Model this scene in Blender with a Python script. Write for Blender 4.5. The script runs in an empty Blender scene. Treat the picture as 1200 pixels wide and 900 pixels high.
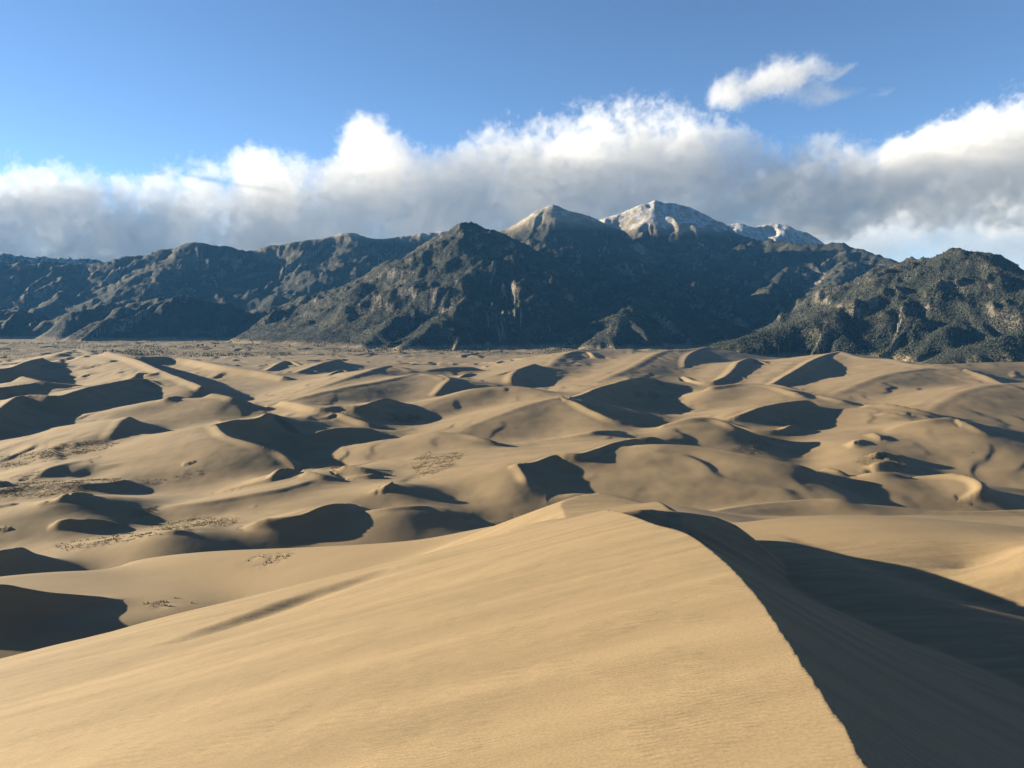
import bpy, bmesh, math, random
import numpy as np
from math import radians as R
from mathutils import Vector

sc = bpy.context.scene
COL = sc.collection

# ------------------------------------------------------------------ camera
FPX, PITCH = 900.0, R(4.764)          # focal length in photo pixels, downward tilt
cam = bpy.data.cameras.new('camera')
cam_ob = bpy.data.objects.new('camera', cam)
COL.objects.link(cam_ob)
cam.sensor_width = 36
cam.lens = 27
cam.clip_start = 0.1
cam.clip_end = 300000
cam_ob.rotation_euler = (R(90) - PITCH, 0, 0)
sc.camera = cam_ob

# ------------------------------------------------------------------ world, sun, exposure
SUN_EL, SUN_AZ = 11.0, -73.0          # degrees; azimuth from the view direction, negative = left
world = bpy.data.worlds.new('World')
sc.world = world
world.use_nodes = True
wn = world.node_tree
bg = wn.nodes['Background']
sky = wn.nodes.new('ShaderNodeTexSky')
sky.sky_type = 'NISHITA'
sky.sun_disc = False
sky.sun_elevation = R(SUN_EL)
sky.sun_rotation = R(SUN_AZ)
sky.altitude = 3000
sky.air_density = 0.9
sky.dust_density = 0.0
sky.ozone_density = 2.6
wn.links.new(sky.outputs[0], bg.inputs[0])
bg.inputs[1].default_value = 0.05
sun_l = bpy.data.lights.new('sun', 'SUN')
sun_l.energy = 5.0
sun_l.angle = R(0.5)
sun_l.color = (1.0, 0.86, 0.62)
sun_ob = bpy.data.objects.new('sun', sun_l)
COL.objects.link(sun_ob)
sd = Vector((math.sin(R(SUN_AZ)) * math.cos(R(SUN_EL)), math.cos(R(SUN_AZ)) * math.cos(R(SUN_EL)), math.sin(R(SUN_EL))))
sun_ob.rotation_euler = sd.to_track_quat('Z', 'Y').to_euler()
sc.view_settings.view_transform = 'Standard'
sc.view_settings.look = 'None'
sc.view_settings.exposure = 2.15
sc.view_settings.gamma = 1
sc.cycles.volume_bounces = 10
sc.cycles.max_bounces = 12
sc.cycles.diffuse_bounces = 1
sc.cycles.volume_max_steps = 256

# ------------------------------------------------------------------ helpers
def tag(o, label=None, cat=None, group=None, kind=None):
    if label: o['label'] = label
    if cat: o['category'] = cat
    if group: o['group'] = group
    if kind: o['kind'] = kind
    return o

def ray(px, py):
    """photo pixel -> (x/y, z/y) of its viewing ray"""
    u = (px - 600) / FPX
    v = (450 - py) / FPX
    y = math.cos(PITCH) + v * math.sin(PITCH)
    z = v * math.cos(PITCH) - math.sin(PITCH)
    return u / y, z / y

def ptY(px, py, Y):
    a, b = ray(px, py)
    return (a * Y, Y, b * Y)

H0 = 185.0
def ptH(px, py, h):
    a, b = ray(px, py)
    Y = (H0 - h) / -b
    return (a * Y, Y, b * Y)

rng = np.random.default_rng(7)
_P = rng.permutation(512).astype(np.int32)
_P = np.concatenate([_P, _P, _P])
_G = rng.uniform(0, 2 * np.pi, 512)
_GX, _GY = np.cos(_G).astype(np.float32), np.sin(_G).astype(np.float32)

def gnoise(x, y):
    """2-D gradient noise, about -0.7..0.7"""
    xi = np.floor(x); yi = np.floor(y)
    fx = (x - xi).astype(np.float32); fy = (y - yi).astype(np.float32)
    xi = xi.astype(np.int32) & 511; yi = yi.astype(np.int32) & 511
    def g(ix, iy, dx, dy):
        h = _P[_P[ix & 511] + (iy & 511)] & 511
        return _GX[h] * dx + _GY[h] * dy
    u = fx * fx * fx * (fx * (fx * 6 - 15) + 10)
    v = fy * fy * fy * (fy * (fy * 6 - 15) + 10)
    a = g(xi, yi, fx, fy); b = g(xi + 1, yi, fx - 1, fy)
    c = g(xi, yi + 1, fx, fy - 1); d = g(xi + 1, yi + 1, fx - 1, fy - 1)
    return a + u * (b - a) + v * (c - a + u * (a - b - c + d))

def fbm(x, y, scale, octv=4, gain=0.5, lac=2.03):
    r = np.zeros(np.shape(x), np.float32); a = 1.0
    x = x / scale; y = y / scale
    for _ in range(octv):
        r += a * gnoise(x, y)
        x = x * lac + 17.3; y = y * lac + 5.1; a *= gain
    return r

def ridged(x, y, scale, octv=5, gain=0.5, lac=2.03):
    r = np.zeros(np.shape(x), np.float32); a = 1.0; w = 1.0
    x = x / scale; y = y / scale
    for _ in range(octv):
        n = 1 - np.abs(gnoise(x, y)) * 2.0
        n = n * n * w
        w = np.clip(n * 1.6, 0, 1)
        r += a * n
        x = x * lac + 31.7; y = y * lac + 11.9; a *= gain
    return r

def sstep(a, b, x):
    t = np.clip((x - a) / (b - a), 0, 1)
    return t * t * (3 - 2 * t)

def smax(a, b, k):
    h = np.maximum(k - np.abs(a - b), 0) / k
    return np.maximum(a, b) + h * h * k * 0.25

def smooth_line(P, n=6):
    """Catmull-Rom through the 3-D points"""
    P = np.array(P, float)
    if len(P) < 3:
        t = np.linspace(0, 1, 4)[:, None]
        return P[0] + (P[-1] - P[0]) * t
    Q = np.vstack([2 * P[0] - P[1], P, 2 * P[-1] - P[-2]])
    out = []
    for i in range(1, len(Q) - 2):
        p0, p1, p2, p3 = Q[i - 1:i + 3]
        for t in np.arange(n) / n:
            out.append(0.5 * (2 * p1 + (p2 - p0) * t + (2 * p0 - 5 * p1 + 4 * p2 - p3) * t * t + (3 * p1 - p0 - 3 * p2 + p3) * t ** 3))
    out.append(P[-1])
    return np.array(out)

def crest_height(x, y, line, sl, sr, r=0.0, wide=1e9, conc=0.0):
    """Height of a ridge whose crest follows LINE: it falls with slope SL on the left of the line, SR on its right; R rounds the crest."""
    best = np.full(x.shape, 1e18, np.float32)
    zc = np.zeros(x.shape, np.float64); wsum = np.zeros(x.shape, np.float64)
    lat = np.zeros(x.shape, np.float32)
    for i in range(len(line) - 1):
        ax, ay, az = line[i]; bx, by, bz = line[i + 1]
        dx, dy = bx - ax, by - ay
        L2 = dx * dx + dy * dy
        if L2 < 1e-9: continue
        t = np.clip(((x - ax) * dx + (y - ay) * dy) / L2, 0, 1)
        ex = x - (ax + t * dx); ey = y - (ay + t * dy)
        d2 = ex * ex + ey * ey
        m = d2 < best
        best[m] = d2[m]
        L = math.sqrt(L2)
        wt = L / (d2 + 0.05) ** 2.5                  # crest height: nearer stretches of the line count for more
        zc += wt * (az + t * (bz - az)); wsum += wt
        lat[m] = ((ex * dy - ey * dx) / L)[m]        # > 0 on the right
    zc = (zc / wsum).astype(np.float32)
    d = np.sqrt(best)
    s = lat / np.maximum(d, 1e-4)
    w = sstep(-0.55, 0.55, s)
    slope = sl + (sr - sl) * w
    if r > 0:
        d = np.sqrt(d * d + r * r) - r
    drop = slope * d + 0.35 * np.maximum(d - wide, 0)
    return zc - drop, d

def ridge_max(x, y, line, slope, r):
    """Mountain ridge: the highest of the cones that stand along LINE; also the distance to the crest and the place along it."""
    best = np.full(x.shape, -1e9, np.float32); dd = np.zeros(x.shape, np.float32); ss = np.zeros(x.shape, np.float32)
    s0 = 0.0
    for i in range(len(line) - 1):
        ax, ay, az = line[i]; bx, by, bz = line[i + 1]
        dx, dy = bx - ax, by - ay
        L2 = dx * dx + dy * dy
        if L2 < 1e-9: continue
        L = math.sqrt(L2)
        # the cone axis leans uphill so that flanks run down both ways
        t = ((x - ax) * dx + (y - ay) * dy) / L2
        e = np.abs((x - ax) * dy - (y - ay) * dx) / L
        k = (bz - az) / L
        if abs(k) < slope * 0.97:
            t = t + e * k / (math.sqrt(slope * slope - k * k)) / L
        t = np.clip(t, 0, 1)
        d = np.hypot(x - ax - t * dx, y - ay - t * dy)
        h = az + t * (bz - az) - slope * (np.sqrt(d * d + r * r) - r)
        m = h > best
        best[m] = h[m]; dd[m] = d[m]; ss[m] = (s0 + t * L)[m]
        s0 += L
    return best, dd, ss

class Field:
    """a polar grid round the camera: fine across the picture, coarse outside it"""
    def __init__(self, radii, fine=0.092, edge=42.0):
        a = np.concatenate([np.arange(-180, -60, 4.0), np.arange(-60, -edge, 0.5), np.arange(-edge, edge, fine), np.arange(edge, 60, 0.5), np.arange(60, 180, 4.0)])
        self.a = np.radians(a)
        self.r = np.asarray(radii)
        A, Rr = np.meshgrid(self.a, self.r)
        self.x = (np.sin(A) * Rr).astype(np.float32)
        self.y = (np.cos(A) * Rr).astype(np.float32)
        self.z = np.zeros_like(self.x)
        self.dc = np.full_like(self.x, 1e6)       # distance to the crest that rules here
    def blur(self, a, nr, na, times):
        for _ in range(times):
            for ax, n in ((0, nr), (1, na)):
                pad = [(0, 0), (0, 0)]; pad[ax] = (n + 1, n)
                c = np.cumsum(np.pad(a, pad, mode='edge' if ax == 0 else 'wrap').astype(np.float64), axis=ax)
                w = 2 * n + 1
                a = ((c[w:] - c[:-w]) if ax == 0 else (c[:, w:] - c[:, :-w])) / w
        return a.astype(np.float32)
    def add(self, line, sl, sr, r, k, zmin, wide=1e9):
        reach = (line[:, 2].max() - zmin) / max(min(sl, sr), 0.05)
        reach = min(reach, 4000)
        x0, x1 = line[:, 0].min() - reach, line[:, 0].max() + reach
        y0, y1 = line[:, 1].min() - reach, line[:, 1].max() + reach
        m = (self.x > x0) & (self.x < x1) & (self.y > y0) & (self.y < y1)
        if not m.any(): return
        h, d = crest_height(self.x[m], self.y[m], line, sl, sr, r, wide)
        self.dc[m] = np.where(h > self.z[m], d + r, self.dc[m])
        self.z[m] = smax(self.z[m], h, k)
    def mesh(self, name, mat, wrap=True):
        nr, na = self.x.shape
        co = np.stack([self.x, self.y, self.z], -1).reshape(-1, 3).astype(np.float32)
        i = np.arange(nr - 1)[:, None]
        j = np.arange(na)[None, :]
        j2 = (j + 1) % na
        q = np.stack(np.broadcast_arrays(i * na + j, i * na + j2, (i + 1) * na + j2, (i + 1) * na + j), -1).reshape(-1, 4).astype(np.int32)
        me = bpy.data.meshes.new(name)
        me.vertices.add(len(co)); me.vertices.foreach_set('co', co.ravel())
        me.loops.add(q.size); me.loops.foreach_set('vertex_index', q.ravel()[::1])
        me.polygons.add(len(q))
        me.polygons.foreach_set('loop_start', np.arange(0, q.size, 4, dtype=np.int32))
        me.update(calc_edges=True)
        # faces were laid clockwise seen from above: turn them up
        me.flip_normals()
        me.polygons.foreach_set('use_smooth', np.ones(len(q), bool))
        me.materials.append(mat)
        ob = bpy.data.objects.new(name, me)
        COL.objects.link(ob)
        return ob
    def zat(self, x, y):
        """height of the ground under x, y (bilinear in the polar grid)"""
        ang = np.arctan2(x, y); d = np.hypot(x, y)
        j = np.clip(np.searchsorted(self.a, ang) - 1, 0, len(self.a) - 2)
        i = np.clip(np.searchsorted(self.r, d) - 1, 0, len(self.r) - 2)
        u = (ang - self.a[j]) / (self.a[j + 1] - self.a[j]); v = (d - self.r[i]) / (self.r[i + 1] - self.r[i])
        Z = self.z
        return (Z[i, j] * (1 - u) + Z[i, j + 1] * u) * (1 - v) + (Z[i + 1, j] * (1 - u) + Z[i + 1, j + 1] * u) * v
    def hit(self, px, py):
        """first place along the viewing ray of a photo pixel where it meets this ground"""
        u, b = ray(px, py)
        ang = math.atan(u)
        j = int(np.argmin(np.abs(self.a - ang)))
        ratio = self.z[:, j] / self.y[:, j]
        w = np.nonzero(ratio >= b)[0]
        if len(w) == 0: return None
        k = w[0]
        return float(self.x[k, j]), float(self.y[k, j]), float(self.z[k, j])

# ------------------------------------------------------------------ materials
def new_mat(name):
    m = bpy.data.materials.new(name)
    m.use_nodes = True
    nt = m.node_tree
    return m, nt, nt.nodes['Principled BSDF']

class NB:
    """small node-building helper"""
    def __init__(s, nt): s.nt = nt
    def n(s, typ, **kw):
        n = s.nt.nodes.new(typ)
        for k, v in kw.items(): setattr(n, k, v)
        return n
    def l(s, a, b): s.nt.links.new(a, b)
    def setin(s, sock, v):
        if isinstance(v, bpy.types.NodeSocket): s.l(v, sock)
        else: sock.default_value = v
    def m(s, op, a, b=None, c=None, clamp=False):
        n = s.n('ShaderNodeMath', operation=op, use_clamp=clamp)
        for i, v in enumerate((a, b, c)):
            if v is not None: s.setin(n.inputs[i], v)
        return n.outputs[0]
    def noise(s, vec, scale, detail=4, rough=0.5, dist=0.0):
        n = s.n('ShaderNodeTexNoise')
        n.inputs['Scale'].default_value = scale; n.inputs['Detail'].default_value = detail
        n.inputs['Roughness'].default_value = rough; n.inputs['Distortion'].default_value = dist
        s.l(vec, n.inputs['Vector'])
        return n.outputs[0]
    def ramp(s, v, lo, hi, a=0.0, b=1.0, smooth=True):
        n = s.n('ShaderNodeMapRange', interpolation_type='SMOOTHSTEP' if smooth else 'LINEAR')
        for k, q in (('From Min', lo), ('From Max', hi), ('To Min', a), ('To Max', b)): s.setin(n.inputs[k], q)
        s.setin(n.inputs['Value'], v)
        return n.outputs[0]
    def mix(s, f, a, b):
        n = s.n('ShaderNodeMix', data_type='RGBA')
        s.setin(n.inputs[0], f)
        for sock, v in ((n.inputs[6], a), (n.inputs[7], b)):
            if isinstance(v, tuple): v = (*v, 1.0) if len(v) == 3 else v
            s.setin(sock, v)
        return n.outputs[2]
    def scaled(s, vec, sx, sy, sz, rot=0.0):
        n = s.n('ShaderNodeMapping')
        n.inputs['Scale'].default_value = (sx, sy, sz); n.inputs['Rotation'].default_value = (0, 0, rot)
        s.l(vec, n.inputs['Vector'])
        return n.outputs[0]

SAND = (0.192, 0.141, 0.081)

def sand_material(name, near):
    m, nt, bs = new_mat(name)
    b = NB(nt)
    g = b.n('ShaderNodeNewGeometry')
    pos = g.outputs['Position']
    if near:
        n1 = b.noise(b.scaled(pos, 0.05, 0.25, 0.05, R(-20)), 1.0, 5, 0.55)
        n2 = b.noise(pos, 14.0, 3, 0.6)
        n3 = b.noise(pos, 60.0, 2, 0.6)
        c = b.mix(b.ramp(n1, 0.3, 0.7), tuple(v * 0.87 for v in SAND), tuple(v * 1.1 for v in SAND))
        grain = b.ramp(b.m('ADD', b.m('MULTIPLY', n2, 0.5), b.m('MULTIPLY', n3, 0.5)), 0.3, 0.7, 0.8, 1.18, False)
        mul = b.n('ShaderNodeVectorMath', operation='SCALE'); b.l(c, mul.inputs[0]); b.l(grain, mul.inputs['Scale'])
        c = mul.outputs[0]
        warp = b.noise(pos, 0.35, 3, 0.5)
        wv = b.n('ShaderNodeTexWave', wave_type='BANDS', bands_direction='Y')
        wv.inputs['Scale'].default_value = 1.9
        wv.inputs['Distortion'].default_value = 5.0; wv.inputs['Detail'].default_value = 2.5; wv.inputs['Detail Scale'].default_value = 0.6
        b.l(b.scaled(pos, 1, 1, 1, R(12)), wv.inputs['Vector'])
        rip = b.m('MULTIPLY', wv.outputs[1], b.ramp(warp, 0.35, 0.62, 0.25, 1.0))
        bp = b.n('ShaderNodeBump'); bp.inputs['Strength'].default_value = 0.7; bp.inputs['Distance'].default_value = 0.03
        wv2 = b.n('ShaderNodeTexWave', wave_type='BANDS', bands_direction='Y')
        wv2.inputs['Scale'].default_value = 0.62; wv2.inputs['Distortion'].default_value = 7.0; wv2.inputs['Detail'].default_value = 3.0; wv2.inputs['Detail Scale'].default_value = 0.35
        b.l(b.scaled(pos, 1, 1, 1, R(18)), wv2.inputs['Vector'])
        lines = b.noise(b.scaled(pos, 0.02, 0.55, 0.1, R(-24)), 1.0, 5, 0.62)
        rip = b.m('ADD', b.m('ADD', rip, b.m('MULTIPLY', wv2.outputs[1], b.ramp(warp, 0.45, 0.65, 0.0, 1.4))), b.m('MULTIPLY', lines, 3.5))
        b.l(rip, bp.inputs['Height'])
        bp2 = b.n('ShaderNodeBump'); bp2.inputs['Strength'].default_value = 0.5; bp2.inputs['Distance'].default_value = 0.012
        b.l(n2, bp2.inputs['Height']); b.l(bp.outputs[0], bp2.inputs['Normal'])
        b.l(bp2.outputs[0], bs.inputs['Normal'])
    else:
        n1 = b.noise(b.scaled(pos, 1, 2.2, 1, R(-25)), 1 / 90.0, 5, 0.55)
        n2 = b.noise(pos, 1 / 9.0, 4, 0.6)
        c = b.mix(b.ramp(n1, 0.3, 0.7), tuple(v * 0.9 for v in SAND), tuple(v * 1.04 for v in SAND))
        a = b.n('ShaderNodeAttribute', attribute_name='veg')
        veg = b.m('MULTIPLY', a.outputs['Fac'], b.ramp(n2, 0.42, 0.6))
        c = b.mix(veg, c, (0.12, 0.088, 0.048))
        bp = b.n('ShaderNodeBump'); bp.inputs['Strength'].default_value = 1.0; bp.inputs['Distance'].default_value = 1.2
        b.l(b.m('MULTIPLY', n2, b.m('ADD', a.outputs['Fac'], 0.12)), bp.inputs['Height'])
        b.l(bp.outputs[0], bs.inputs['Normal'])
    b.l(c, bs.inputs['Base Color'])
    bs.inputs['Roughness'].default_value = 0.95
    bs.inputs['Specular IOR Level'].default_value = 0.15
    return m

# ------------------------------------------------------------------ foreground dune shape
FC_Y = [-60, -20, 0, 4, 8.6, 13.6, 22.8, 36.7, 50, 58, 75, 110, 140, 180, 205, 230, 260, 300, 360]
FC_X = [-12, -3, 1.2, 2.6, 4.16, 5.3, 7.27, 9.6, 11.2, 11.2, 12.3, 15, 18.5, 23, 26, 29, 34, 40, 50]
FC_Z = [8, 1, -1.9, -3.9, -5.23, -6.25, -8.15, -11.1, -13.95, -15.7, -19.5, -27.7, -35.3, -45.2, -51.5, -60, -76, -94, -125]

def cinterp(xq, xs, ys):
    """monotone-ish cubic interpolation"""
    xs = np.array(xs, float); ys = np.array(ys, float)
    d = np.diff(ys) / np.diff(xs)
    m = np.concatenate([[d[0]], (d[:-1] + d[1:]) / 2, [d[-1]]])
    i = np.clip(np.searchsorted(xs, xq) - 1, 0, len(xs) - 2)
    h = xs[i + 1] - xs[i]
    t = np.clip((xq - xs[i]) / h, 0, 1)
    return (ys[i] * (2 * t**3 - 3 * t**2 + 1) + h * m[i] * (t**3 - 2 * t**2 + t) + ys[i + 1] * (-2 * t**3 + 3 * t**2) + h * m[i + 1] * (t**3 - t**2)).astype(np.float32)

def sheet_right(x, y):
    z = -25.3 - 0.195 * y + 0.07 * np.clip(x - 100, -100, 10) - 0.15 * np.clip(x - 100, 0, 60) - np.maximum(0, y - 545) * 0.4
    z = z - 9.0 * np.exp(-((y - 125) / 75) ** 2) * sstep(20, 50, x) - 14.0 * np.exp(-(y / 80) ** 2)
    z = z - np.maximum(0, 20 - x) * 0.35
    z = z + 1.6 * fbm(x * 0.5, y, 60, 3)
    z = z - 5.0 * np.exp(-(((x - 128) / 26) ** 2 + ((y - 215) / 40) ** 2))
    return z

def fore_height(x, y):
    xc = cinterp(y, FC_Y, FC_X); zc = cinterp(y, FC_Y, FC_Z)
    xc = xc + 0.05 * gnoise(y / 0.55, y * 0 + 3.3) + 0.03 * gnoise(y / 0.23, y * 0 + 8.3)     # small bites along the sharp edge
    dx = xc - x
    st = zc - 0.25 * np.maximum(dx, 0) * (1 - 0.18 * np.exp(-np.maximum(dx, 0) / 6.0))
    # undulations of the lit side
    u = sstep(3, 25, dx)
    st = st + u * 0.9 * fbm(x * 0.35 + y * 0.2, y * 0.8 - x * 0.3, 30, 3)
    # shallow scoop on the left flank
    L = np.array([ptY(150, 768, 62), ptY(260, 742, 72), ptY(350, 718, 82), ptY(445, 690, 92)])
    d = np.full(x.shape, 1e9, np.float32); tt = np.zeros(x.shape, np.float32)
    for i in range(3):
        ax, ay = L[i, :2]; bx, by = L[i + 1, :2]
        ex, ey = bx - ax, by - ay
        t = np.clip(((x - ax) * ex + (y - ay) * ey) / (ex * ex + ey * ey), 0, 1)
        px_, py_ = x - ax - t * ex, y - ay - t * ey
        q = (px_ * ey - py_ * ex) / math.hypot(ex, ey)        # > 0 on the right / camera side
        dd = np.hypot(px_, py_)
        mm = dd < np.abs(d)
        d = np.where(mm, np.sign(q) * dd, d); tt = np.where(mm, (i + t) / 3, tt)
    amp = np.clip(np.sin(np.clip(tt, 0, 1) * np.pi), 0, 1) ** 0.7
    prof = np.where(d > 0, -np.exp(-((d - 0.1) / 7.0) ** 2) * sstep(0, 3.2, d), 0)
    st = st + 1.0 * amp * prof
    dl = np.maximum(-dx, 0)
    lee = zc - 0.42 * dl - 1.6 * (1 - np.exp(-dl / 7.0))
    lee = lee + sstep(2, 15, -dx) * 1.5 * fbm(x * 0.8 - y * 0.3, y * 0.22, 16, 3)
    z = np.where(dx > 0, st, lee)
    return z

def dune_base(x, y, d):
    b = np.interp(d, [0, 100, 330, 520, 700, 2200, 3000, 5000, 8000, 12000, 20000], [-75, -95, -142, -190, -214, -212, -198, -188, -168, -150, -100]).astype(np.float32)
    b = b + sstep(500, 900, d) * (1 - sstep(2300, 3300, d)) * 9 * fbm(x, y, 330, 3)
    return b

# crests: (points, left slope, right slope, rounding, 'H' height above the field | 'Y' distance)
# a crest is listed so that its slip face lies on the right of the direction of travel
def D(pts, sl=0.16, sr=0.6, r=0.0, mode='H'):
    return (pts, sl, sr, r, mode)

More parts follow.
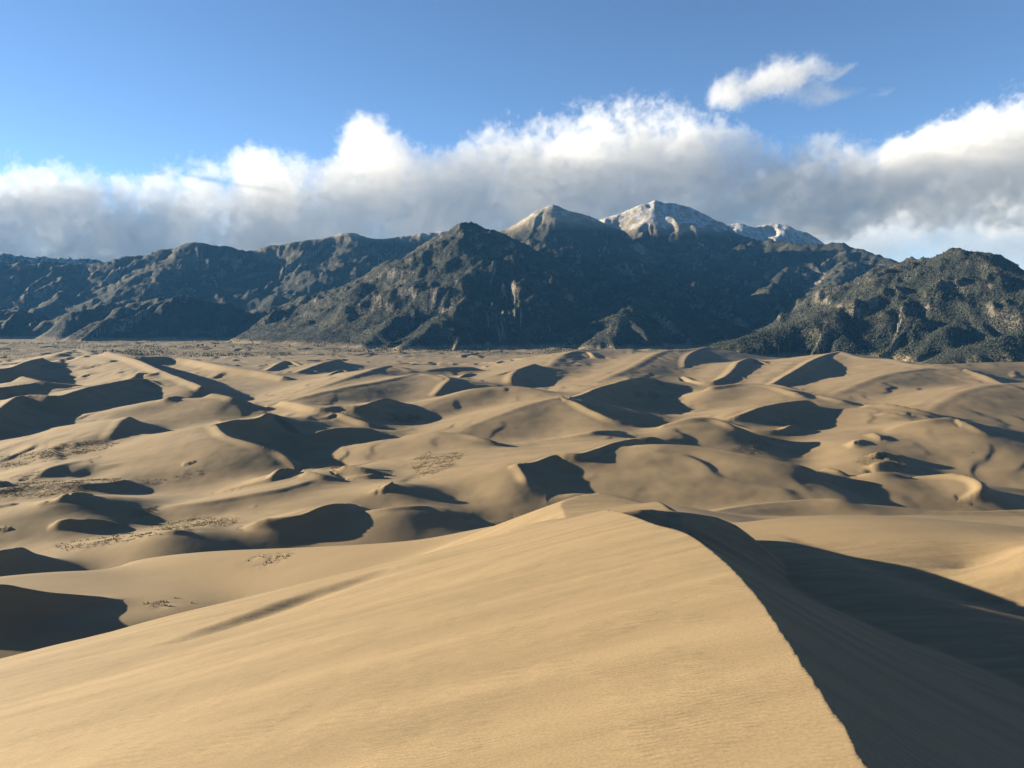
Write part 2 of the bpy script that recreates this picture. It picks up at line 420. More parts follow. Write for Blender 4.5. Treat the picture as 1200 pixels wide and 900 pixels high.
DUNES = [
    # --- close ones, given with their distance
    D([(716, 608, 200), (728, 601, 201), (745, 598, 202), (765, 597, 205), (785, 600, 207)], 0.28, 0.6, 0.3, 'Y'),
    D([(800, 607, 203), (785, 597, 222), (772, 588, 242), (762, 590, 256)], 0.14, 0.55, 0.3, 'Y'),
    D([(856, 710, 150), (841, 652, 172), (823, 634, 186), (805, 622, 200), (789, 602, 216)], 0.95, 0.55, 0.3, 'Y'),
    D([(760, 600, 310), (690, 600, 330), (654, 602, 332), (560, 619, 342), (480, 633, 352), (360, 641, 380), (240, 646, 402), (180, 652, 414), (144, 660, 420), (120, 682, 424), (100, 712, 424)], 0.2, 0.4, 5, 'Y'),
    D([(-60, 686, 296), (0, 684, 302), (30, 689, 306), (60, 694, 311), (100, 697, 318), (125, 700, 323), (150, 707, 328), (186, 722, 332)], 0.5, 0.62, 2, 'Y'),
    D([(-80, 744, 284), (0, 740, 284), (60, 737, 287), (130, 733, 291), (190, 726, 300)], 0.12, 0.2, 6, 'Y'),
    D([(1250, 598, 600), (1200, 597, 600), (1120, 598, 590), (1050, 592, 600), (1010, 590, 600), (985, 583, 605), (950, 585, 610), (900, 589, 600), (860, 594, 580), (815, 604, 540)], 0.15, 0.4, 6, 'Y'),
    D([(1135, 668, 222), (1170, 655, 214), (1205, 640, 208), (1250, 626, 204), (1320, 620, 200)], 0.2, 0.25, 6, 'Y'),
    # --- far left
    D([(-20, 432, 36), (10, 431, 38), (32, 423, 40), (50, 419, 38)], 0.15),
    D([(70, 414, 40), (90, 409, 44), (108, 414, 38)], 0.2, 0.22, 20),
    D([(237, 452, 20), (190, 434, 32), (160, 421, 43), (127, 412, 50)], 0.17),
    D([(127, 412, 50), (160, 417, 40), (210, 419, 32), (260, 428, 22), (300, 434, 14), (333, 441, 4)], 0.15),
    D([(92, 451, 12), (55, 447, 28), (28, 441, 36)], 0.16),
    D([(-30, 456, 24), (0, 454, 26), (30, 450, 26), (55, 449, 22), (88, 451, 10)], 0.16),
    D([(-30, 490, 20), (-8, 484, 24), (8, 472, 28), (22, 464, 30), (40, 462, 32), (70, 463, 30), (95, 456, 30), (120, 450, 30), (155, 444, 30), (172, 444, 26), (190, 452, 14), (225, 461, 2)], 0.16, 0.55),
    D([(157, 442, 24), (163, 437, 28), (176, 438, 22)], 0.16, 0.5),
    D([(215, 452, 10), (205, 440, 22), (190, 436, 28), (175, 438, 28)], 0.18, 0.4, 4),
    D([(128, 518, 8), (131, 506, 18), (140, 494, 22), (150, 487, 22)], 0.14, 0.5, 10),
    D([(198, 466, 28), (210, 464, 27), (224, 469, 18)], 0.14, 0.5),
    D([(215, 480, 10), (207, 472, 20), (198, 466, 28)], 0.14, 0.5, 3),
    D([(305, 479, 6), (290, 470, 20), (276, 467, 28), (263, 463, 32), (250, 461, 33)], 0.14, 0.5, 5),
    D([(20, 573, -6), (45, 557, 5), (60, 546, 10), (86, 541, 5)], 0.14, 0.28, 8),
    D([(-30, 564, 10), (0, 563, 10), (15, 567, 6), (29, 573, -4)], 0.14),
    D([(138, 533, 6), (155, 527, 10), (177, 521, 6)], 0.14, 0.4, 4),
    D([(200, 532, 12), (215, 533, 10), (229, 540, 2)], 0.14),
    D([(204, 552, 2), (215, 543, 12), (234, 541, 12), (248, 550, 0)], 0.14, 0.5, 2),
    D([(-20, 575, 4), (40, 568, 8), (80, 567, 10), (115, 566, 10), (144, 562, 6)], 0.12, 0.4, 2),
    # --- left, middle
    D([(347, 551, 6), (342, 540, 13), (325, 528, 21), (300, 520, 27), (272, 512, 30), (261, 506, 32), (253, 497, 33)], 0.14, 0.55),
    D([(253, 497, 33), (275, 492, 33), (300, 490, 31), (318, 484, 28), (340, 497, 14), (362, 515, 2)], 0.14),
    D([(330, 470, 20), (345, 471, 24), (372, 477, 24), (400, 475, 26), (425, 474, 28), (445, 468, 28), (457, 467, 24), (482, 474, 8)], 0.15, 0.5),
    D([(383, 488, 12), (395, 484, 16), (405, 487, 14), (430, 495, 8), (452, 501, 0)], 0.15, 0.5),
    D([(352, 514, 6), (378, 505, 12), (405, 500, 14), (432, 501, 12), (455, 509, 0)], 0.15, 0.45),
    D([(336, 470, 12), (390, 456, 26), (440, 447, 32), (475, 440, 36), (492, 437, 38), (520, 443, 34)], 0.14, 0.06, 12),
    D([(340, 468, 5), (380, 452, 20), (420, 438, 32), (455, 428, 38), (480, 434, 28)], 0.16, 0.25, 15),
    D([(512, 461, 14), (520, 451, 26), (527, 444, 33), (518, 439, 36)], 0.16, 0.5, 5),
    D([(500, 433, 28), (527, 430, 32), (553, 430, 30), (562, 434, 20)], 0.2, 0.3, 10),
    D([(538, 443, 18), (546, 438, 24), (558, 438, 20)], 0.16),
    D([(316, 432, 8), (330, 424, 14), (340, 423, 14), (353, 428, 4)], 0.16),
    D([(386, 439, 10), (400, 433, 18), (407, 436, 12)], 0.16),
    D([(350, 435, 8), (378, 425, 18), (394, 421, 18)], 0.16, 0.3, 6),
    D([(238, 586, -2), (262, 575, 6), (285, 568, 12), (310, 561, 18), (322, 555, 22), (329, 549, 24), (345, 550, 20), (357, 560, 2)], 0.13, 0.5),
    # --- centre
    D([(560, 452, 6), (570, 448, 12), (591, 447, 8)], 0.16),
    D([(608, 452, 10), (599, 444, 26), (606, 434, 36), (626, 427, 40)], 0.15, 0.55, 6),
    D([(540, 447, 10), (580, 440, 26), (605, 433, 36), (626, 427, 40)], 0.15, 0.2, 10),
    D([(638, 434, 24), (655, 419, 42), (672, 411, 50), (700, 409, 50), (740, 409, 50)], 0.13, 0.2, 20),
    D([(661, 416, 46), (675, 412, 49), (689, 412, 48), (695, 417, 40)], 0.14),
    D([(655, 467, 28), (630, 456, 36), (600, 451, 40), (560, 454, 38), (520, 465, 24), (480, 481, 8)], 0.17, 0.3, 20),
    D([(740, 496, 16), (715, 489, 24), (690, 478, 32), (672, 470, 37), (657, 465, 40)], 0.17),
    D([(657, 465, 40), (665, 466, 38), (680, 463, 34), (700, 455, 32), (720, 449, 32), (745, 443, 32), (765, 443, 28), (783, 453, 10)], 0.12, 0.5),
    D([(535, 508, 4), (560, 495, 14), (600, 480, 28), (640, 468, 38), (657, 465, 40)], 0.14, 0.05, 12),
    D([(588, 529, 2), (585, 520, 14), (570, 514, 20), (540, 508, 22), (512, 506, 22), (480, 510, 14)], 0.15, 0.45, 5),
    D([(608, 519, 6), (650, 514, 14), (690, 507, 22), (710, 505, 22), (726, 505, 14)], 0.15, 0.3, 3),
    D([(683, 513, 12), (690, 507, 22), (706, 505, 22), (724, 505, 14)], 0.13),
    D([(662, 583, 14), (650, 577, 20), (634, 569, 27), (620, 562, 33), (614, 555, 36), (607, 545, 38)], 0.17),
    D([(607, 545, 38), (630, 540, 38), (650, 533, 40), (665, 531, 42), (682, 531, 42), (700, 526, 42), (720, 519, 42), (745, 514, 38), (752, 516, 30)], 0.14, 0.55),
    D([(977, 583, 6), (975, 571, 16), (967, 558, 27), (950, 547, 34), (937, 543, 37), (900, 536, 40), (860, 528, 43), (820, 522, 44), (780, 520, 45), (748, 521, 42), (735, 526, 34)], 0.1, 0.5, 8),
    D([(480, 580, 2), (540, 563, 20), (580, 552, 32), (607, 545, 38)], 0.16, 0.15, 12),
    D([(160, 604, 2), (190, 594, 12), (240, 587, 17), (285, 580, 19), (330, 572, 21), (365, 563, 20), (402, 557, 10)], 0.13, 0.3, 6),
    D([(380, 592, 10), (420, 580, 23), (459, 565, 33)], 0.12, 0.18, 8),
    # --- right, far
    D([(802, 430, 26), (803, 421, 38), (811, 413, 46), (828, 407, 50)], 0.13, 0.5, 4),
    D([(800, 441, 18), (815, 446, 18), (835, 446, 22), (850, 441, 28), (860, 432, 36), (868, 423, 42), (882, 420, 42), (905, 428, 26), (927, 432, 10)], 0.14, 0.5),
    D([(690, 452, 20), (740, 430, 38), (775, 412, 52), (800, 410, 52), (828, 407, 50)], 0.13, 0.08, 15),
    D([(905, 450, 22), (918, 442, 32), (935, 432, 42), (952, 422, 50), (970, 415, 54), (985, 412, 56)], 0.13, 0.55),
    D([(973, 463, 8), (940, 457, 16), (906, 449, 24)], 0.14, 0.5),
    D([(985, 412, 56), (1010, 419, 50), (1045, 421, 52), (1075, 428, 48), (1120, 431, 48)], 0.12, 0.14, 15),
    D([(975, 463, 14), (1000, 452, 28), (1040, 438, 44), (1085, 431, 50)], 0.12, 0.06, 15),
    D([(1178, 450, 30), (1155, 440, 40), (1130, 432, 46)], 0.12, 0.35),
    D([(1190, 441, 30), (1190, 435, 36), (1215, 429, 42)], 0.14, 0.5, 6),
    D([(1100, 427, 52), (1150, 425, 54), (1200, 424, 55), (1260, 424, 55)], 0.12, 0.12, 20),
    D([(1085, 485, 10), (1105, 470, 24), (1130, 458, 36), (1160, 451, 42), (1200, 448, 44), (1260, 447, 44)], 0.12, 0.05, 15),
    D([(962, 471, 8), (938, 462, 22), (905, 452, 28), (870, 449, 30), (835, 453, 26)], 0.14, 0.35, 6),
    D([(930, 463, 20), (938, 461, 22), (948, 466, 12)], 0.14),
    D([(838, 496, 8), (870, 485, 22), (900, 475, 28), (935, 470, 30), (950, 470, 26), (958, 476, 12)], 0.13, 0.5),
    D([(845, 493, 12), (865, 499, 10), (885, 503, 8), (915, 503, 8), (928, 498, 10), (938, 501, 0)], 0.13, 0.5),
    D([(902, 521, 0), (885, 508, 12), (860, 498, 24), (835, 490, 30), (808, 490, 30), (780, 497, 22)], 0.15, 0.45, 3),
    D([(728, 519, 20), (745, 513, 26), (765, 512, 26), (782, 517, 16)], 0.13, 0.4),
    D([(1007, 475, 6), (985, 468, 16), (963, 463, 20)], 0.13, 0.4),
    D([(1112, 490, 8), (1088, 482, 20), (1060, 476, 26), (1040, 473, 28), (1020, 474, 24)], 0.13, 0.45),
    D([(1088, 491, 8), (1062, 486, 18), (1040, 483, 20)], 0.13, 0.4),
    D([(1194, 518, 4), (1172, 511, 12), (1150, 503, 22), (1130, 494, 28), (1112, 490, 30)], 0.13, 0.5),
    D([(1035, 507, 10), (1060, 497, 22), (1090, 491, 30), (1115, 490, 30)], 0.15, 0.2, 6),
    D([(1034, 518, 4), (1033, 512, 12), (1026, 507, 14)], 0.14, 0.5, 2),
    D([(1004, 524, 2), (1002, 518, 10), (1010, 515, 10)], 0.14, 0.5, 2),
    D([(1030, 541, -4), (1026, 534, 4), (1034, 529, 8), (1052, 533, 2)], 0.16, 0.5),
    D([(1020, 552, -6), (1024, 544, 2), (1040, 540, 5), (1060, 545, -2)], 0.16, 0.5),
    D([(1020, 563, 14), (1003, 560, 19), (985, 551, 25), (972, 548, 25)], 0.12, 0.4),
    D([(1082, 562, 14), (1064, 559, 20), (1048, 554, 26), (1020, 553, 26), (985, 562, 14)], 0.12, 0.3, 3),
    D([(1122, 588, 12), (1144, 577, 20), (1151, 570, 24), (1147, 562, 27), (1132, 556, 28), (1110, 554, 27), (1080, 557, 22)], 0.16, 0.5),
    # --- left, nearer
    D([(96, 610, 2), (92, 598, 14), (85, 588, 24), (78, 580, 28)], 0.17, 0.55),
    D([(78, 580, 28), (95, 578, 26), (112, 581, 20), (122, 587, 8)], 0.14),
    D([(20, 597, 18), (50, 588, 24), (78, 580, 28)], 0.17, 0.15, 6),
    D([(-30, 595, 16), (0, 592, 18), (20, 591, 16), (38, 598, 2)], 0.14),
    D([(47, 626, 4), (58, 617, 14), (70, 609, 20), (90, 608, 20), (110, 608, 19), (130, 611, 15), (150, 618, 8), (168, 625, 0)], 0.15, 0.5),
    D([(103, 626, 4), (120, 617, 12), (135, 615, 12), (152, 619, 6), (168, 625, -2)], 0.15, 0.5),
    D([(-30, 621, 12), (0, 619, 14), (20, 620, 12), (42, 626, 2)], 0.14),
    D([(174, 645, 4), (196, 634, 18), (212, 626, 24), (228, 625, 22)], 0.17, 0.4, 5),
    D([(60, 645, 14), (110, 636, 20), (160, 628, 24), (205, 620, 30), (226, 624, 24)], 0.14, 0.2, 5),
    D([(-70, 708, -10), (-55, 680, 18), (-30, 655, 36), (0, 645, 42), (25, 641, 34)], 0.18, 0.55),
    D([(255, 629, 14), (280, 620, 22), (305, 609, 30), (330, 606, 32), (355, 602, 33), (380, 593, 35), (400, 590, 32), (416, 592, 22), (437, 599, 4)], 0.14, 0.55),
    D([(541, 622, 9), (544, 611, 16), (540, 603, 23), (528, 597, 28), (505, 592, 30), (480, 592, 32), (440, 597, 30), (400, 603, 22)], 0.15, 0.45, 4),
    D([(450, 594, 14), (441, 583, 23), (441, 574, 29), (450, 570, 32), (459, 565, 34)], 0.10),
    D([(360, 552, 25), (378, 556, 24), (395, 560, 20), (410, 567, 13), (426, 573, 2)], 0.14, 0.5),
    D([(398, 560, 17), (420, 557, 21), (440, 555, 22), (450, 563, 10)], 0.14, 0.5),
    D([(404, 546, 24), (425, 548, 24), (445, 553, 20), (465, 561, 13), (488, 569, 2)], 0.13, 0.5),
    D([(273, 606, 2), (285, 599, 10), (300, 594, 14), (317, 593, 8)], 0.14, 0.45, 3),
    D([(500, 620, 0), (560, 602, 10), (600, 592, 16), (640, 586, 20), (678, 579, 24), (700, 583, 22), (740, 588, 14)], 0.16, 0.2, 4),
    D([(638, 592, 12), (645, 588, 16), (657, 589, 8)], 0.15),
]

# places where grass and roots roughen the sand (photo outline -> ground)
ROUGH = [
    [(0, 572), (40, 565), (90, 563), (143, 560), (140, 569), (95, 577), (45, 584), (0, 587)],
    [(70, 520), (120, 516), (140, 520), (120, 528), (60, 536), (30, 540)],
    [(0, 535), (60, 530), (110, 521), (70, 540), (20, 548), (0, 552)],
    [(10, 560), (60, 550), (50, 560), (25, 572)],
    [(160, 563), (240, 551), (240, 556), (170, 569)],
    [(175, 616), (235, 607), (280, 607), (275, 616), (200, 622)],
    [(155, 600), (180, 594), (190, 602), (150, 608)],
    [(60, 640), (150, 625), (190, 627), (80, 646)],
    [(282, 662), (300, 652), (345, 648), (335, 656), (300, 666)],
    [(165, 706), (205, 702), (235, 706), (195, 718)],
    [(445, 492), (465, 482), (492, 487), (490, 500), (470, 497)],
    [(480, 540), (500, 530), (545, 531), (530, 545), (510, 556), (490, 562)],
    [(385, 548), (400, 543), (412, 546), (400, 552), (388, 553)],
    [(600, 602), (640, 596), (680, 596), (676, 604), (620, 610), (580, 614)],
    [(735, 462), (760, 457), (830, 457), (862, 455), (862, 458), (800, 464), (760, 468)],
    [(897, 499), (910, 490), (942, 487), (940, 492), (905, 502)],
    [(858, 524), (880, 514), (910, 513), (905, 522), (895, 532), (880, 533), (865, 528)],
    [(1000, 543), (1015, 531), (1030, 530), (1062, 542), (1060, 552), (1020, 552)],
    [(1100, 510), (1113, 507), (1113, 511), (1102, 513)],
    [(1130, 535), (1140, 529), (1143, 533), (1134, 536)],
    [(665, 436), (690, 432), (720, 424), (720, 428), (680, 442)],
]

# ------------------------------------------------------------------ build the sand
r_near = np.concatenate([[0.05], np.exp(np.arange(math.log(0.7), math.log(285), 0.0135))])
r_far = np.exp(np.arange(math.log(285), math.log(4350), 0.0048))
r_near = np.append(r_near, r_far[0])

def build_sand(F):
    d = np.hypot(F.x, F.y)
    F.z = dune_base(F.x, F.y, d)
    lo = d < 900
    F.z[lo] = smax(F.z[lo], sheet_right(F.x[lo], F.y[lo]), 6)
    lo2 = d < 420
    F.z[lo2] = smax(F.z[lo2], fore_height(F.x[lo2], F.y[lo2]), 0.6)
    for pts, sl, sr, r, mode in DUNES:
        P = smooth_line([(ptY if mode == 'Y' else ptH)(*p) for p in pts])
        Y = P[:, 1].mean()
        if mode == 'H':
            sl = sl * 1.3; sr = sr * 1.12 if sr > 0.45 else sr; sr = max(sr, sl)
        F.add(P, sl, sr, r, 3.0 + Y * 0.002 if Y > 280 else 0.5, -225, 330 if mode == 'H' else (110 if Y > 280 or pts[0][0] > 1000 else 30))
    far = sstep(285, 325, d)
    if F is not near:
        sm = F.blur(F.z, 3, 9, 3)
        q = F.dc / (d * 0.001)
        F.z += (sm - F.z) * sstep(3, 16, q) * far * sstep(40.5, 38.5, np.abs(np.degrees(np.arctan2(F.x, F.y))))
    if F is not near:
        # small dunes ride on the large ones: gentle on the windward side, short and steep on the lee
        for wl, amp, th, sd in ((120.0, 2.3, 0.25, 11.0), (62.0, 1.2, -0.15, 47.0), (190.0, 9.0, 0.1, 83.0), (340.0, 30.0, 0.2, 29.0)):
            ph = (F.x * math.cos(th) + F.y * math.sin(th)) / wl + 1.5 * fbm(F.x + sd * 90, F.y, 260, 3) + 0.35 * fbm(F.x, F.y + sd * 50, 70, 2)
            fr = ph - np.floor(ph)
            saw = np.where(fr < 0.78, sstep(0, 0.78, fr), 1 - sstep(0.78, 1.0, fr))
            mk = sstep(0.02, 0.38, fbm(F.x - sd * 70, F.y, 300, 3)) * sstep(10, 45, F.dc) * sstep(600, 850, d)
            if wl > 300: mk = sstep(35.5, 41, np.abs(np.degrees(np.arctan2(F.x, F.y)))) * sstep(450, 900, d) * sstep(-0.5, 0.2, fbm(F.x, F.y, 500, 2))
            elif wl > 150: mk = mk * sstep(2300, 3000, d) * sstep(700, 0, F.x)
            F.z += amp * mk * (saw - 0.4)
    far = sstep(430, 700, d)
    F.z += far * (1.4 * fbm(F.x * 0.6 + F.y * 0.25, F.y, 75, 3) + 0.3 * fbm(F.x, F.y, 22, 2))

near = Field(r_near, 0.11)
build_sand(near)
farf = Field(r_far)
build_sand(farf)

def inside(poly, x, y):
    c = np.zeros(x.shape, bool)
    n = len(poly)
    for i in range(n):
        x1, y1 = poly[i]; x2, y2 = poly[(i + 1) % n]
        if y1 == y2: continue
        m = ((y1 > y) != (y2 > y)) & (x < (x2 - x1) * (y - y1) / (y2 - y1) + x1)
        c ^= m
    return c

veg = np.zeros(farf.x.shape, np.float32)
GROUND_POLYS = []
for poly in ROUGH:
    g = [farf.hit(*p) for p in poly]
    g = [(q[0], q[1]) for q in g if q]
    if len(g) < 3: continue
    GROUND_POLYS.append(g)
    gx = [q[0] for q in g]; gy = [q[1] for q in g]
    m = (farf.x > min(gx)) & (farf.x < max(gx)) & (farf.y > min(gy)) & (farf.y < max(gy))
    idx = np.nonzero(m)
    veg[idx] = np.maximum(veg[idx], inside(g, farf.x[idx], farf.y[idx]))
veg = farf.blur(veg, 2, 5, 2)                    # soften the outline
veg = (veg * sstep(-0.35, 0.25, fbm(farf.x, farf.y, 26, 3))).astype(np.float32)
farf.z += veg * (0.5 * fbm(farf.x, farf.y, 9, 3) + 0.2)

m_near = sand_material('near_sand', True)
m_far = sand_material('dune_sand', False)
tag(near.mesh('foreground_dune', m_near), kind='structure')
dune_ob = tag(farf.mesh('dune_field', m_far), kind='structure')
at = dune_ob.data.attributes.new('veg', 'FLOAT', 'POINT')
at.data.foreach_set('value', veg.ravel())

# ------------------------------------------------------------------ valley and mountains
r_m = np.exp(np.arange(math.log(2900), math.log(13400), 0.0048))

mt = Field(r_m)

def M(pts, s=0.55, r=30, s2=None):
    return (pts, s, s2 or s, r)
MOUNTS = [
    M([(-400, 300, 10.4), (-150, 300, 10.3), (0, 307, 10.2), (60, 310, 10.2), (110, 309, 10.2), (150, 300, 10.2), (205, 290, 10.2), (228, 283, 10.2), (250, 286, 10.2), (285, 292, 10.2), (300, 294, 10.2), (318, 287, 10.2), (345, 283, 10.2), (365, 281, 10.2), (390, 277, 10.2), (410, 272, 10.2), (430, 277, 10.2), (450, 279, 10.2), (470, 277, 10.3), (510, 271, 10.4), (560, 268, 10.5)], 0.6),
    M([(410, 272, 10.2), (420, 300, 9.6), (400, 325, 9.1), (350, 350, 8.7)]),
    M([(228, 283, 10.2), (250, 308, 9.7), (235, 325, 9.3), (190, 345, 8.9)]),
    M([(318, 287, 10.2), (335, 312, 9.7), (300, 335, 9.2), (262, 352, 8.9)]),
    M([(60, 310, 10.2), (80, 335, 9.5), (60, 352, 9.0)]),
    M([(470, 277, 10.3), (480, 300, 9.6), (465, 320, 9)]),
    M([(-200, 356, 7.6), (-60, 362, 7.5), (0, 360, 7.5), (60, 374, 7.3)], 0.4),
    M([(40, 384, 7.2), (70, 374, 7.2), (110, 359, 7.2), (150, 353, 7.2), (190, 349, 7.2), (215, 346, 7.2), (240, 351, 7.2), (280, 361, 7.2), (315, 378, 7.1)], 0.45),
    M([(215, 346, 7.2), (192, 366, 6.9), (165, 388, 6.6)], 0.45),
    M([(110, 359, 7.2), (78, 378, 6.9), (45, 392, 6.7)], 0.4),
    M([(265, 382, 7.3), (310, 364, 7.2), (365, 346, 7.1), (400, 337, 7.1), (440, 320, 7.05)], 0.5),
    M([(360, 392, 6.5), (385, 376, 6.6), (405, 360, 6.75), (425, 340, 6.9), (450, 320, 7.0), (480, 299, 7.1), (510, 277, 7.1), (530, 266, 7.05), (545, 262, 7.0), (558, 260, 7.0), (570, 265, 7.0), (600, 280, 7.2), (640, 300, 7.6), (700, 312, 8.0)], 0.58, 20),
    M([(558, 260, 7), (578, 288, 6.6), (610, 305, 6.3), (622, 338, 5.9), (628, 366, 5.55), (600, 396, 5.1)], 0.58, 20),
    M([(578, 288, 6.6), (540, 318, 6.3), (500, 345, 5.9), (468, 368, 5.6), (430, 400, 5.1)], 0.55, 20),
    M([(606, 304, 6.35), (562, 335, 5.9), (532, 360, 5.5), (502, 385, 5.15), (470, 406, 4.85)], 0.55, 20),
    M([(510, 277, 7.1), (470, 318, 6.7), (425, 348, 6.4), (395, 378, 6.2), (370, 396, 6.0)], 0.55, 20),
    M([(690, 406, 4.9), (715, 388, 5.1), (728, 366, 5.4), (750, 340, 6.0), (770, 315, 6.9)], 0.5, 20),
    M([(540, 290, 9.3), (585, 272, 9.2), (610, 258, 9.1), (630, 246, 9.05), (648, 239, 9), (665, 245, 9), (690, 253, 9), (705, 260, 9.1), (740, 283, 8.7), (780, 300, 8.4), (830, 318, 8.0)], 0.68, 6),
    M([(648, 239, 9), (652, 262, 8.6), (668, 285, 8.2), (670, 305, 7.9)], 0.68, 6),
    M([(690, 253, 9), (722, 280, 8.4), (715, 305, 7.9)], 0.66, 6),
    M([(680, 264, 10), (725, 250, 10), (750, 240, 10), (768, 238, 10), (790, 238, 10), (808, 244, 10), (830, 257, 9.8), (860, 272, 9.4), (900, 281, 8.9), (945, 286, 8.5), (985, 285, 8.3), (1010, 293, 8), (1040, 303, 7.6), (1075, 307, 7.2)], 0.6, 20),
    M([(768, 232, 10), (760, 262, 9.5), (745, 285, 9.0)], 0.7, 10),
    M([(808, 243, 10), (815, 268, 9.4), (800, 295, 8.6), (815, 325, 7.6), (800, 360, 6.6)], 0.6, 15),
    M([(700, 265, 12), (800, 264, 12), (845, 264, 12), (865, 261, 12), (885, 266, 12), (905, 261, 12), (925, 267, 11.8), (965, 285, 11.5), (1020, 300, 11.3)], 0.5),
    M([(-250, 302, 10.95), (-60, 297, 10.95), (0, 296, 10.95), (30, 300, 10.95), (60, 301, 10.95), (100, 304, 10.95), (140, 309, 10.95)], 0.55, 6),
    M([(945, 286, 8.5), (925, 312, 7.8), (905, 335, 7.2), (870, 360, 6.6), (845, 390, 6.0)], 0.55),
    M([(870, 276, 9.2), (872, 305, 8.4), (890, 325, 7.8)], 0.55),
    M([(985, 285, 8.3), (990, 315, 7.4), (960, 345, 6.7)], 0.55),
    M([(1030, 314, 5.46), (1060, 306, 5.21), (1085, 299, 4.96), (1110, 292, 4.79), (1125, 292, 4.70), (1140, 295, 4.70), (1165, 306, 4.70), (1200, 323, 4.70), (1260, 345, 4.70), (1400, 360, 4.70)], 0.52, 25),
    M([(1110, 292, 4.79), (1085, 318, 4.62), (1050, 332, 4.45), (1010, 350, 4.37), (960, 368, 4.28), (905, 386, 4.20), (868, 396, 4.12), (850, 410, 4.03)], 0.5, 20),
    M([(1050, 333, 4.45), (1062, 362, 4.16), (1072, 395, 3.86)], 0.5, 20),
    M([(960, 368, 4.28), (985, 395, 3.99)], 0.5, 20),
    M([(1140, 295, 4.70), (1150, 335, 4.28), (1130, 365, 4.03), (1105, 385, 3.86), (1088, 405, 3.70), (1070, 420, 3.57)], 0.52, 20),
    M([(1165, 306, 4.70), (1200, 350, 4.20), (1205, 375, 3.95)], 0.52, 20),
    M([(1420, 385, 3.78), (1260, 385, 3.61), (1200, 392, 3.53), (1165, 399, 3.44), (1125, 413, 3.36), (1100, 424, 3.28)], 0.42, 20),
]
md = np.hypot(mt.x, mt.y)
# domain warp makes the ridges wander
wx = 120 * fbm(mt.x, mt.y, 900, 3); wy = 120 * fbm(mt.x + 5000, mt.y, 900, 3)
plain = dune_base(mt.x, mt.y, md) - 30 * (1 - sstep(3600, 4350, md))
fadep = 1 - sstep(6000, 8500, md)
plain = plain + (6 * fbm(mt.x, mt.y * 1.6, 260, 4) + 2.2 * fbm(mt.x, mt.y * 1.4, 60, 2)) * (0.5 + 0.9 * fadep)
ph = mt.x / 210 + 1.6 * fbm(mt.x, mt.y, 420, 3)
fr = ph - np.floor(ph)
plain = plain + 7 * fadep * sstep(0.0, 0.35, fbm(mt.x + 900, mt.y, 520, 3)) * np.where(fr < 0.75, sstep(0, 0.75, fr), 1 - sstep(0.75, 1.0, fr))
mt.z = np.full_like(mt.x, -400)
X0, Y0 = mt.x, mt.y

for q, (pts, s1, s2, r) in enumerate(MOUNTS):
    P = smooth_line([ptY(p[0], p[1], p[2] * 1000) for p in pts], 3)
    reach = (P[:, 2].max() + 300) / s1
    m = (X0 > P[:, 0].min() - reach) & (X0 < P[:, 0].max() + reach) & (Y0 > P[:, 1].min() - reach) & (Y0 < P[:, 1].max() + reach)
    xs, ys = X0[m], Y0[m]
    h, d0, _ = ridge_max(xs, ys, P, s1, r)
    wgt = sstep(40, 400, d0)                      # near the traced crest keep the line, away from it let it wander
    h, d, st = ridge_max(xs + wx[m] * wgt, ys + wy[m] * wgt, P, s1, r)
    # side spurs and gullies run down from the crest
    ph = st + 0.12 * d * gnoise(st / 500, st * 0 + q * 3.7)
    g1 = 1 - 2 * np.abs(gnoise(ph / 430 + q * 7.1, d / 1500)) * 1.5
    g2 = 1 - 2 * np.abs(gnoise(ph / 165 + q * 3.3 + 40, d / 700)) * 1.5
    h = h + np.clip((d - 25) * 0.28, 0, 95) * (g1 - 0.55) + np.clip((d - 10) * 0.2, 0, 34) * (g2 - 0.55)
    mt.z[m] = smax(mt.z[m], h, 22)
rel = np.clip((mt.z - plain) / 300, 0, 1)
er = ridged(mt.x + wx, mt.y + wy, 420, 5, 0.5)
er2 = ridged(mt.x + wy, mt.y - wx, 130, 3, 0.5)
calm = 1 - 0.7 * sstep(850, 1150, mt.z)
mt.z = mt.z + rel * calm * ((er - 1.0) * 30 + (er2 - 0.9) * 14 + 4 * fbm(mt.x, mt.y, 45, 3))
mt.z = smax(mt.z, plain, 14)

# the mountains and the valley floor are one sheet of ground
mm, nt, bs = new_mat('mountain_ground')
b = NB(nt)
g = b.n('ShaderNodeNewGeometry'); pos = g.outputs['Position']
sepp = b.n('ShaderNodeSeparateXYZ'); b.l(pos, sepp.inputs[0])
sepn = b.n('ShaderNodeSeparateXYZ'); b.l(g.outputs['True Normal'], sepn.inputs[0])
z = sepp.outputs['Z']
big = b.noise(pos, 1 / 700, 5, 0.6)
mid = b.noise(pos, 1 / 110, 5, 0.65)
fine = b.noise(pos, 1 / 22, 3, 0.7)
vo = b.n('ShaderNodeTexVoronoi', feature='F1'); vo.inputs['Scale'].default_value = 1 / 10.0
b.l(pos, vo.inputs['Vector'])
crown = b.ramp(vo.outputs['Distance'], 0.40, 0.75, 1.0, 0.0)                     # single tree crowns
sepc = b.n('ShaderNodeSeparateColor'); b.l(vo.outputs['Color'], sepc.inputs[0])
rock = b.mix(b.ramp(mid, 0.3, 0.7), (0.085, 0.073, 0.06), (0.185, 0.158, 0.128))
soil = b.mix(b.ramp(fine, 0.3, 0.7), (0.026, 0.026, 0.021), (0.048, 0.044, 0.034))
soil = b.mix(b.ramp(b.noise(pos, 1 / 260, 4, 0.6), 0.5, 0.66), soil, (0.092, 0.076, 0.052))
forest = b.mix(sepc.outputs[1], (0.011, 0.016, 0.014), (0.028, 0.034, 0.026))
